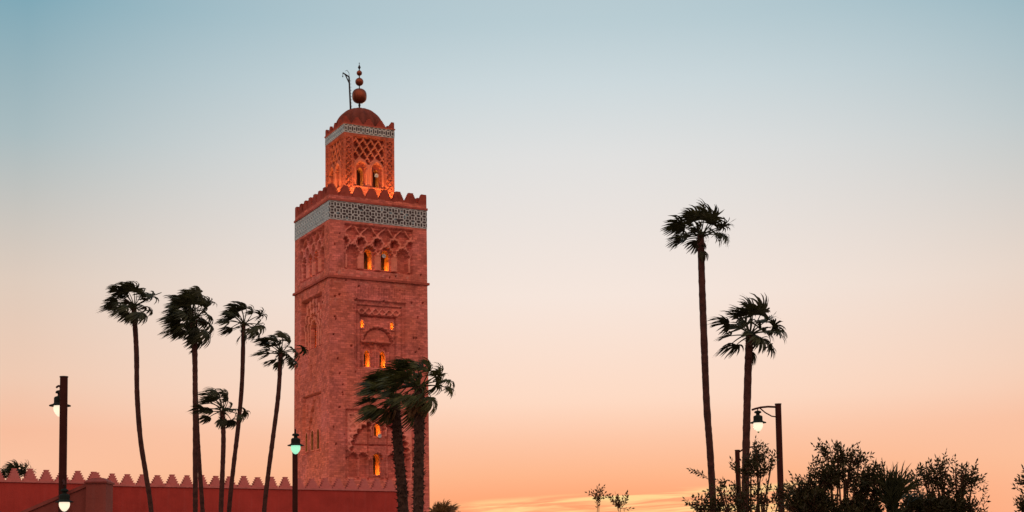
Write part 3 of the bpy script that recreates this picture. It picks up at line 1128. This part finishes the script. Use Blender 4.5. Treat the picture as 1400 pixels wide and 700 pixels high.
def hang_arm(parent, p_pole, p_end, rise=.05, strut=True, r=.03):
    p_pole, p_end = Vector(p_pole), Vector(p_end)
    mb = MB()
    pts = []
    for i in range(9):
        t = i/8
        p = p_pole.lerp(p_end, t)
        p.z += rise*math.sin(t*PI)*1.5
        pts.append(p)
    mb.tube(pts, r, 8)
    if strut:
        a = p_pole-Vector((0, 0, .42))
        pts = []
        q = p_pole.lerp(p_end, .62)
        for i in range(7):
            t = i/6
            p = a.lerp(q, t)
            p.z -= .10*math.sin(t*PI)
            pts.append(p)
        mb.tube(pts, r*.6, 6)
    return mb.build('arm', M_pole, parent)

def pole(parent, base, top, r):
    mb = MB()
    b, t = Vector(base), Vector(top)
    mb.tube([b, b.lerp(t, .5), t], [r*1.06, r*1.02, r], 16)
    mb.tube([b, b+Vector((0, 0, .5))], [r*1.7, r*1.5], 16)
    o = mb.build('pole', M_pole, parent)
    mb = MB()
    mb.tube([t, t+Vector((0, 0, .03))], [r*1.12, r*1.12], 16)
    mb.build('pole_cap', M_iron, parent)
    return o

# left lamp
Y = 40.0
tp = at(87.4, 516, Y); bt = at(85.2, 700, Y); bp = bt+(bt-tp)*(bt.z/(tp.z-bt.z)); bp.z = 0
t = thing('street_lamp', 'tall maroon street lamp with two white-lit lanterns in front of the left red wall', 'street lamp', (0, 0, 0), 0, 'twin lantern street lamps')
pole(t, bp, tp, .105)
u_top = at(77.5, 531, Y+.45)
hang_arm(t, tp+Vector((0, 0, -.55)), u_top+Vector((0, 0, .03)), .1, True)
u_top = at(82.5, 528.5, Y+.5)
lantern(t, u_top, .98, M_globe_w)
l_top = at(88.5, 664, Y-.8)
pc = tp.lerp(bp, (tp.z-l_top.z-.05)/tp.z)
hang_arm(t, pc+Vector((0, 0, .1)), l_top+Vector((0, -.05, .01)), .06, False)
lantern(t, l_top, .80, M_globe_w)

# middle lamp: lantern hangs towards the camera
Y = 57.0
tp = at(403.3, 600, Y); bp = Vector((tp.x+.02, Y, 0))
t = thing('street_lamp', 'street lamp with green-white glowing lantern in front of the tower\'s left edge', 'street lamp', (0, 0, 0), 0, 'twin lantern street lamps')
pole(t, bp, tp, .105)
l_top = at(404.2, 588.5, Y-.8)
hang_arm(t, tp+Vector((0, 0, -.08)), l_top+Vector((0, -.1, .03)), .04, False)
lantern(t, l_top, 1.06, M_globe_g)

# right lamp
Y = 50.0
tp = at(1063.8, 553, Y); bt = at(1068.2, 698, Y); bp = bt+(bt-tp)*(bt.z/(tp.z-bt.z)); bp.z = 0
t = thing('street_lamp', 'right-hand maroon street lamp with curved arm and lit lantern among the bushes', 'street lamp', (0, 0, 0), 0, 'twin lantern street lamps')
pole(t, bp, tp, .105)
e = at(1027.8, 560.5, Y-.1)
l_top = at(1035.8, 557.5, Y-.1)
mb = MB()
a = at(1061, 556.5, Y-.05)
pts = [a, at(1050, 556, Y-.08), at(1040, 557, Y-.1), at(1032, 559, Y-.1), e]
mb.tube(pts, .035, 8)
mb.tube([at(1062, 570, Y-.05), at(1055, 569, Y-.06), at(1046, 564, Y-.08), at(1039, 558, Y-.1)], .022, 6)
mb.build('arm', M_pole, t)
lantern(t, l_top, .94, M_globe_w, True)
l2 = at(1095, 673, Y+.3)
mb = MB()
mb.tube([at(1069, 679.5, Y+.05), at(1080, 676, Y+.15), at(1092, 672.5, Y+.25), at(1098, 671, Y+.3)], .035, 8)
mb.build('arm', M_pole, t)
lantern(t, l2, .85, M_globe_y)

# far lamp pole
Y = 64.0
tp = at(1008, 616, Y); bt = at(1010.5, 698, Y); bp = bt+(bt-tp)*(bt.z/(tp.z-bt.z)); bp.z = 0
t = thing('street_lamp', 'short far street lamp post left of the tall palm trunk, its lantern hidden in leaves', 'street lamp', (0, 0, 0), 0, 'twin lantern street lamps')
pole(t, bp, tp, .105)
mb = MB()
mb.tube([at(1009, 619, Y), at(1018, 613, Y), at(1028, 611, Y), at(1038, 610.5, Y)], .035, 8)
mb.build('arm', M_pole, t)
lantern(t, at(1034, 611.5, Y), 1.0, simple('unlit milky globe', (.5, .42, .3), .3))

# ------------------------------------------------------------------ palms
def smooth_path(pts, n):
    """Catmull-Rom through the points"""
    P = [Vector(p) for p in pts]
    P = [P[0]*2-P[1]]+P+[P[-1]*2-P[-2]]
    out = []
    m = len(P)-3
    for i in range(m):
        for j in range(n):
            t = j/n
            a, b, c, d = P[i:i+4]
            out.append(.5*((2*b)+(c-a)*t+(2*a-5*b+4*c-d)*t*t+(3*b-a-3*c+d)*t**3))
    out.append(P[-2])
    return out

def frond(mb, base, d0, rng, pet, blade, wind, grav, nf=26, spread=R(95), wid=1.0, mi=0, comb=.75):
    d = d0.normalized()
    p = base.copy()
    path = [p.copy()]
    steps = 5
    for i in range(steps):
        d = (d+wind*(.10*(i+1)/steps)+Vector((0, 0, -grav*.14*(i+1)/steps))).normalized()
        p = p+d*(pet/steps)
        path.append(p.copy())
    mb.tube(path, [.035-.018*i/steps for i in range(steps+1)], 4, False, mi)
    up = Vector((0, 0, 1))
    side = d.cross(up)
    if side.length < .1:
        side = d.cross(Vector((1, 0, 0)))
    side.normalize()
    side = (Matrix.Rotation(rng.uniform(-.8, .8), 3, d) @ side).normalized()
    nrm = side.cross(d).normalized()
    wd = [.25, .9, 1.1, .95, .6, .08]
    for k in range(nf):
        a = -spread+2*spread*k/(nf-1)+rng.uniform(-.06, .06)
        L = blade*(1-.2*(abs(a)/spread)**2)*rng.uniform(.8, 1.1)
        fd = (d*math.cos(a)+side*math.sin(a)+nrm*(.1+.3*abs(math.sin(a)))*rng.uniform(.3, 1)).normalized()
        q = p.copy()
        n = 5
        w0 = max(.06, 2*spread/nf*blade*.62)*wid
        vs = []
        for i in range(n+1):
            ww = w0*wd[i]*.5
            tw = nrm.cross(fd)+nrm*rng.uniform(-.4, .4)
            if tw.length < .05:
                tw = side.copy()
            tw.normalize()
            vs += [q+tw*ww, q-tw*ww]
            k1 = (i+1)/n
            fd = (fd+wind*(comb*k1)+Vector((0, 0, -grav*.42*k1))+Vector((rng.uniform(-.1, .1), rng.uniform(-.1, .1), rng.uniform(-.1, .1)))).normalized()
            q = q+fd*(L/n)
        mb.add(vs, [(2*i, 2*i+1, 2*i+3, 2*i+2) for i in range(n)], mi)

def palm(label, Y, path, crown_r, seed, r_top=.14, r_bot=.2, wind=(-1, .1, -.12), wk=1.0, nfr=30, skirt=6, boots=False, mat=None,
         elev=(-20, 85), extra=None, group='fan palms bent by the wind', name='palm_tree', nf=20, ground=True, pet_f=.55, lean=None, skirt_len=1.0, fspread=R(85), wid=1.0, comb=.85):
    rng = random.Random(seed)
    mat = mat or M_frond
    pts = [at(x, y, Y) for x, y in path]
    if ground:
        last = pts[-1]
        dd = (pts[-1]-pts[-2]).normalized()
        k = last.z/max(.3, abs(dd.z))
        gpt = last+dd*k*.5
        gp = Vector((last.x+dd.x*k*.6, last.y, 0))
        pts.append(gp)
    basep = pts[-1]
    t = thing(name, label, 'palm tree', (basep.x, basep.y, 0), 0, group)
    off = Vector((basep.x, basep.y, 0))
    pts = [p-off for p in pts]
    sp_ = smooth_path(pts, 14)
    N = len(sp_)
    mb = MB()
    dense, rads = [], []
    for i in range(N-1):
        a, b = sp_[i], sp_[i+1]
        m = max(1, int((a-b).length/.12))
        for j in range(m):
            tt = (i+j/m)/(N-1)
            dense.append(a.lerp(b, j/m))
            flare = max(0, tt-.93)/.07*.12
            rads.append((r_top+(r_bot-r_top)*tt+flare)*(1+rng.uniform(-.05, .05)+(.05 if len(dense) % 4 == 0 else 0)))
    dense.append(sp_[-1]); rads.append(r_bot+.12)
    mb.tube(dense, rads, 12)
    if boots:
        for i in range(0, len(dense)-1):
            for _ in range(7):
                q = rng.uniform(0, 2*PI)
                dirv = Vector((math.cos(q), math.sin(q), 0))
                p = dense[i]+dirv*rads[i]*.9+Vector((0, 0, rng.uniform(-.06, .06)))
                tip = p+dirv*rng.uniform(.05, .16)+Vector((rng.uniform(-.04, .04), 0, rng.uniform(-.16, .14)))
                sd = Vector((-dirv.y, dirv.x, 0))*rng.uniform(.03, .07)
                mb.add([p-sd, p+sd, tip, p+Vector((0, 0, -.08))], [(0, 1, 2), (1, 3, 2), (3, 0, 2)])
    mb.build('trunk', M_boot if boots else M_trunk, t)
    # crown
    c = sp_[0]
    wv = Vector(wind)
    mb = MB()
    pet, blade = crown_r*pet_f, crown_r*.60
    # swollen head of leaf bases
    tb = (sp_[0]-sp_[2]).normalized()
    for i in range(60):
        q = rng.uniform(0, 2*PI)
        dirv = Vector((math.cos(q), math.sin(q), 0))
        p = c+dirv*r_top*.9-Vector((0, 0, rng.uniform(-.15, .6)))
        tip = p+dirv*rng.uniform(.1, .22)+Vector((0, 0, rng.uniform(-.1, .3)))
        sd = Vector((-dirv.y, dirv.x, 0))*.05
        mb.add([p-sd, p+sd, tip], [(0, 1, 2)])
    specs = []
    ga = rng.uniform(0, 6)
    for i in range(nfr):
        f = (i+.5)/nfr
        el_ = R(elev[1]+(elev[0]-elev[1])*f**1.05+rng.uniform(-9, 9))
        a_ = ga+i*2.39996+rng.uniform(-.25, .25)
        specs.append((a_, el_, 1.0))
    for a_, el_, ss in specs:
        dv = Vector((math.cos(a_)*math.cos(el_), math.sin(a_)*math.cos(el_), math.sin(el_)))
        # the wind pushes the petioles of the windward side back
        if wk > .7:
            dv = (dv+wv*.33*wk).normalized()
        b_ = c+Vector((dv.x*.1, dv.y*.1, rng.uniform(-.1, .15)))
        frond(mb, b_, dv, rng, pet*rng.uniform(.8, 1.15)*ss, blade*rng.uniform(.85, 1.15)*ss, wv*wk, .55 if el_ > 0 else .9, nf, fspread, wid, 0, comb)
    if extra:
        for (dx, dz, ln, bl) in extra:
            dv = Vector((dx, rng.uniform(-.2, .1), dz)).normalized()
            frond(mb, c.copy(), dv, rng, ln, bl, wv*wk, .8, nf)
    mb.build('crown', mat, t)
    if skirt:
        mb = MB()
        for i in range(skirt):
            a_ = rng.uniform(0, 2*PI)
            dv = Vector((math.cos(a_)*.6, math.sin(a_)*.6, -.8))
            frond(mb, c-Vector((0, 0, rng.uniform(.05, .5)*skirt_len)), dv, rng, .25*skirt_len, blade*.7*skirt_len, wv*wk*.5, 1.6, 18, R(60))
        mb.build('dead_fronds', M_dead if boots else mat, t)
    return t

palm('leftmost tall palm with slender S-curved trunk, crown blown left', 80, [(183, 420), (186.5, 480), (187.5, 540), (192, 600), (200, 652), (207, 702)], 1.62, 11, .14, .13, nfr=18,
     extra=[(.6, .9, .8, .7), (.7, .5, .7, .6), (.9, -.4, .7, .6)], skirt=3)
palm('tall straight palm with the largest dense crown among the left palms', 78, [(266, 438), (266.5, 480), (267, 560), (267, 620), (267, 702)], 1.68, 12, .145, .13,
     elev=(-48, 85), nfr=30, extra=[(.6, 1.0, 1.0, .7), (.4, 1.1, 1.2, .7), (.8, .8, .9, .6)], skirt=4)
palm('thinner palm leaning out from behind the densest left palm', 82, [(262, 424), (266, 500), (270, 590), (273, 640), (277, 702)], 1.5, 13, .12, .12, nfr=16,
     extra=[(.5, 1, 1.0, .7)], skirt=2)
palm('short palm between the two tall left trunks, top at mid height', 74, [(304, 561), (305.5, 600), (304, 650), (302, 702)], 1.35, 14, .12, .125,
     nfr=15, extra=[(.9, .1, 1.1, .55), (.9, -.1, 1.0, .5), (.2, 1, .8, .6), (.45, 1, .8, .6)], skirt=2)
palm('tall palm leaning right with feathery crown, third of the tall left palms', 80, [(333, 443), (331, 520), (326, 580), (319, 640), (313, 702)], 1.42, 15, .12, .125,
     nfr=15, extra=[(.9, .6, 1.0, .7), (1, .1, 1.0, .55), (.3, 1.1, .9, .7), (.9, -.3, 1.0, .6)], skirt=2)
palm('palm just left of the tower with fronds overlapping its edge', 78, [(384, 482), (380.5, 540), (373, 600), (366.5, 650), (361, 702)], 1.4, 16, .12, .125,
     nfr=15, extra=[(1, .3, 1.2, .55), (.9, -.3, .9, .65), (.95, -.5, .8, .6), (.2, 1, .9, .6)], skirt=2)
palm('shaggy palm in front of the tower with dark crown swept left', 62, [(540, 546), (542.5, 580), (545, 620), (549, 660), (551.5, 702)], 1.62, 17, .19, .23,
     wk=1.15, nfr=23, boots=True, mat=M_frond2, elev=(-35, 80), skirt=3, wind=(-1, .1, -.2), nf=30)
palm('shaggy palm at the tower\'s right edge with brown dead fronds', 60, [(573, 528), (573.5, 580), (572.5, 640), (572, 702)], 1.5, 18, .2, .22,
     wk=.9, nfr=24, boots=True, mat=M_frond2, elev=(-30, 85), skirt=26, extra=[(1, .35, 1.1, .7), (1, .1, 1.2, .6), (.9, .6, .9, .6)], nf=30, skirt_len=1.15)
palm('tallest palm, standing alone on the right with slim trunk', 63, [(957.8, 322), (959.5, 380), (962, 450), (966, 550), (971, 620), (975.5, 702)], 1.42, 19, .15, .15,
     wk=.5, nfr=18, elev=(-12, 82), skirt=1, extra=[(1, .15, .9, .6), (.9, .5, 1, .6), (-1, -.05, .9, .8)], wind=(-1, .1, -.1))
palm('second right-hand palm with hanging fronds, beside the curved-arm lamp', 58, [(1025, 458), (1023, 500), (1021, 570), (1019.5, 640), (1019, 702)], 1.5, 20, .15, .15,
     wk=.4, nfr=18, elev=(-25, 85), skirt=1, extra=[(1, .5, 1, .65), (1, .3, 1.1, .6), (.9, -.35, .9, .6)], wind=(-1, .1, -.1))
palm('palm top poking up behind the red wall at the far left edge', 118, [(22, 657), (22, 668), (22, 690)], 1.6, 21, .2, .22, nfr=16, elev=(25, 80), skirt=0, wk=.45,
     extra=[(.8, .7, .8, .8), (.7, .9, .8, .7)])
palm('low young palm with brown frond tips right of the tower foot', 66, [(605, 712), (605, 730)], .85, 22, .14, .2, wk=.3, nfr=26, elev=(0, 80), skirt=0, mat=M_dead,
     name='young_palm', group=None, wind=(.5, .1, -.1))
palm('spiky fan palm rising between the dark bushes on the right', 31, [(1221, 702), (1221, 730)], 1.15, 23, .09, .12, wk=.0, nfr=22, elev=(40, 88), skirt=0, nf=12, fspread=R(38), wid=.55, comb=0,
     name='fan_palm', group=None, pet_f=.3, mat=M_frond)

# ------------------------------------------------------------------ bushes
def leaf(mb, p, d, L, rng, wd=.34):
    up = Vector((rng.uniform(-1, 1), rng.uniform(-1, 1), rng.uniform(-.3, 1)))
    s = d.cross(up)
    if s.length < .05:
        s = d.cross(Vector((1, 0, 0)))
    s.normalize()
    n = s.cross(d).normalized()
    a, b = p+d*(L*.45)+s*(L*wd/2*1.3)+n*L*.06, p+d*(L*.45)-s*(L*wd/2*1.3)+n*L*.06
    mb.add([p, a, p+d*L, b], [(0, 1, 2), (0, 2, 3)])

def twig(ml, mw, p, d, ln, rng, L=.075, step=.035, r=.006):
    n = max(3, int(ln/.07))
    path = [p.copy()]
    q = p.copy()
    dd = d.normalized()
    for i in range(n):
        dd = (dd+Vector((rng.uniform(-.22, .22), rng.uniform(-.22, .22), rng.uniform(-.12, .22)))).normalized()
        q = q+dd*(ln/n)
        path.append(q.copy())
    mw.tube(path, [r*(1-.7*i/n) for i in range(n+1)], 4, False)
    k = int(ln/step)
    for i in range(k):
        t = (.25+.75*i/k)*n
        i0 = min(n-1, int(t))
        pp = path[i0].lerp(path[i0+1], t-i0)
        ax = (path[i0+1]-path[i0]).normalized()
        a = i*2.4+rng.uniform(-.4, .4)
        s = ax.orthogonal().normalized()
        s = Matrix.Rotation(a, 3, ax) @ s
        ld = (s*.9+ax*.55+Vector((0, 0, .1))).normalized()
        leaf(ml, pp, ld, L*rng.uniform(.7, 1.2), rng)
    leaf(ml, q, dd, L, rng)

def bush(label, Y, base_px, blobs, seed, sprigs=(), name='citrus_tree', cat='tree', L=.10, leafmat=None, group=None, dens=.62, stem_r=.05, extra_twigs=(), clear=0):
    """blobs: (px, py, rx_px, ry_px, twigs) measured on the photo at distance Y"""
    rng = random.Random(seed)
    sc = Y/FPX
    base = at(base_px, 700, Y)
    off = Vector((base.x, Y, 0))
    t = thing(name, label, cat, off, 0, group)
    ml, mw = MB(), MB()
    fork = Vector((0, 0, 1.0))
    mw.tube([(0, 0, 0), (.02, 0, .5), fork], [stem_r*1.3, stem_r, stem_r*.9], 8)
    sub = []
    for (bx, by, rx, ry, nt_) in blobs:
        m_ = 1 if rx < 12 else (3 if rx < 30 else 6)
        for j in range(m_):
            if m_ == 1:
                sub.append((bx, by, rx, ry, nt_))
                continue
            a_, q_ = rng.uniform(0, 2*PI), rng.uniform(.3, .75)
            f_ = rng.uniform(.38, .58) if m_ == 3 else rng.uniform(.28, .42)
            sub.append((bx+math.cos(a_)*rx*q_, by+math.sin(a_)*ry*q_, rx*f_*1.1, ry*max(f_, .5), nt_/m_))
    for (bx, by, rx, ry, nt_) in sub:
        c = at(bx, by, Y)-off
        c.y = rng.uniform(-.25, .25)*rx*sc
        mid1 = fork.lerp(c, .5)+Vector((rng.uniform(-.15, .15), rng.uniform(-.15, .15), -.05))
        mw.tube([fork, mid1, c, c+Vector((0, 0, ry*sc*.6))], [stem_r*.7, stem_r*.5, stem_r*.3, stem_r*.12], 6)
        for i in range(int(nt_*dens)):
            while True:
                v = Vector((rng.uniform(-1, 1), rng.uniform(-1, 1), rng.uniform(-1, 1)))
                if v.length < 1:
                    break
            v = v*(.55+.45*v.length)
            p = c+Vector((v.x*rx*sc, v.y*rx*sc*.8, v.z*ry*sc))
            d = (v*.8+Vector((0, 0, .55))+Vector((rng.uniform(-.4, .4), rng.uniform(-.4, .4), rng.uniform(-.2, .4)))).normalized()
            twig(ml, mw, p-d*.1, d, rng.uniform(.2, .42), rng, L, .04)
            if i % 3 == 0:
                mw.tube([c, c.lerp(p, .5)+Vector((0, 0, -.04)), p-d*.1], [.012, .009, .005], 4, False)
    for (ax, ay, bx, by, bend) in sprigs:
        a, b = at(ax, ay, Y)-off, at(bx, by, Y)-off
        a.y = b.y = rng.uniform(-.2, .2)
        twig(ml, mw, a, (b-a).normalized()+Vector((bend, 0, 0)), (b-a).length, rng, L, .03, .008)
    for path in extra_twigs:
        pp = [at(x, y, Y)-off for x, y in path]
        mw.tube(pp, [.008]*len(pp), 4, False)
    mw.build('trunk', M_twig, t)
    ml.build('crown', leafmat or M_leaf, t)
    return t

bush('loose leafy tree around the two right lamp posts', 33, 1030,
     [(1030, 690, 42, 22, 110), (1035, 655, 26, 30, 75), (1012, 655, 16, 20, 20), (1034, 625, 10, 22, 22), (1075, 690, 24, 18, 60), (1055, 635, 9, 12, 8), (985, 672, 14, 10, 12), (1000, 690, 20, 16, 30)], 41,
     sprigs=[(968, 652, 946, 637, 0), (970, 655, 950, 641, 0), (990, 665, 978, 655, 0), (1030, 622, 1034, 601, 0), (1040, 640, 1050, 612, 0), (1035, 612, 1046, 610, .2), (1060, 670, 1073, 664, 0), (1050, 650, 1056, 630, 0), (1010, 640, 1006, 637, 0)],
     group='leafy trees along the bottom right')
bush('low leafy bush at the foot of the tallest palm', 33, 955, [(958, 696, 22, 12, 44), (975, 700, 18, 10, 30)], 42,
     sprigs=[(952, 695, 937, 683, 0), (956, 692, 951, 679, 0), (985, 696, 990, 684, 0)], group='leafy trees along the bottom right')
bush('tallest dark leafy tree with pointed top right of the curved-arm lamp', 31, 1145,
     [(1145, 692, 62, 24, 560), (1145, 655, 34, 26, 190), (1140, 630, 14, 18, 60), (1185, 672, 26, 26, 120), (1108, 672, 26, 18, 90), (1198, 650, 12, 14, 20), (1165, 640, 16, 14, 40), (1100, 692, 26, 16, 90), (1120, 700, 11, 12, 60), (1140, 702, 11, 12, 60), (1160, 702, 11, 12, 60), (1178, 700, 11, 13, 60), (1196, 702, 11, 12, 60)], 43,
     sprigs=[(1138, 625, 1134, 607, 0), (1137, 620, 1145, 609, 0), (1120, 636, 1114, 626, 0), (1125, 640, 1119, 627, 0), (1183, 640, 1184, 628, 0), (1196, 648, 1201, 635, 0), (1090, 672, 1086, 668, 0), (1170, 640, 1177, 632, 0)],
     extra_twigs=[[(1158, 622), (1163, 612), (1172, 606), (1175, 605)], [(1100, 665), (1097, 657), (1094, 652)]],
     group='leafy trees along the bottom right')
bush('wide airy leafy tree near the right edge with upright sprigs', 32, 1295,
     [(1295, 694, 52, 20, 430), (1290, 665, 38, 22, 120), (1322, 668, 22, 18, 45), (1262, 665, 20, 16, 36), (1240, 700, 11, 14, 70), (1262, 702, 11, 12, 60), (1285, 702, 11, 12, 60), (1308, 702, 11, 12, 60), (1330, 702, 11, 12, 40), (1285, 645, 16, 12, 22), (1310, 648, 14, 12, 14)], 44,
     sprigs=[(1268, 655, 1272, 632, 0), (1278, 650, 1287, 636, 0), (1288, 650, 1288, 634, 0), (1308, 650, 1312, 636, 0), (1322, 655, 1330, 632, 0), (1325, 660, 1327, 636, 0), (1338, 672, 1349, 666, 0), (1330, 664, 1342, 656, 0), (1250, 660, 1243, 646, 0), (1345, 690, 1352, 682, 0), (1338, 690, 1350, 672, 0), (1255, 655, 1256, 643, 0)],
     group='leafy trees along the bottom right')
bush('cropped dark bush at the right edge of the photo', 30, 1412, [(1408, 690, 24, 24, 110), (1415, 665, 24, 18, 90)], 45,
     sprigs=[(1390, 672, 1381, 666, 0), (1395, 664, 1388, 657, 0), (1400, 662, 1398, 655, 0)], group='leafy trees along the bottom right')
bush('taller of the two small twiggy saplings before the sunset clouds', 34, 819, [(819, 680, 6, 9, 7)], 46,
     sprigs=[(817, 690, 822, 664, 0), (819, 685, 812, 670, 0), (820, 688, 825, 670, 0), (817, 700, 815, 680, 0), (818, 675, 824, 666, 0)], name='sapling', leafmat=M_leaf2, L=.09, stem_r=.02,
     group='small saplings under the sunset clouds', dens=1)
bush('lower broader small sapling right of the slimmer one', 34, 848, [(848, 689, 10, 6, 9)], 47,
     sprigs=[(846, 700, 836, 683, 0), (850, 695, 861, 675, 0), (848, 697, 848, 681, 0), (850, 690, 858, 683, 0)], name='sapling', leafmat=M_leaf2, L=.09, stem_r=.02,
     group='small saplings under the sunset clouds', dens=1)
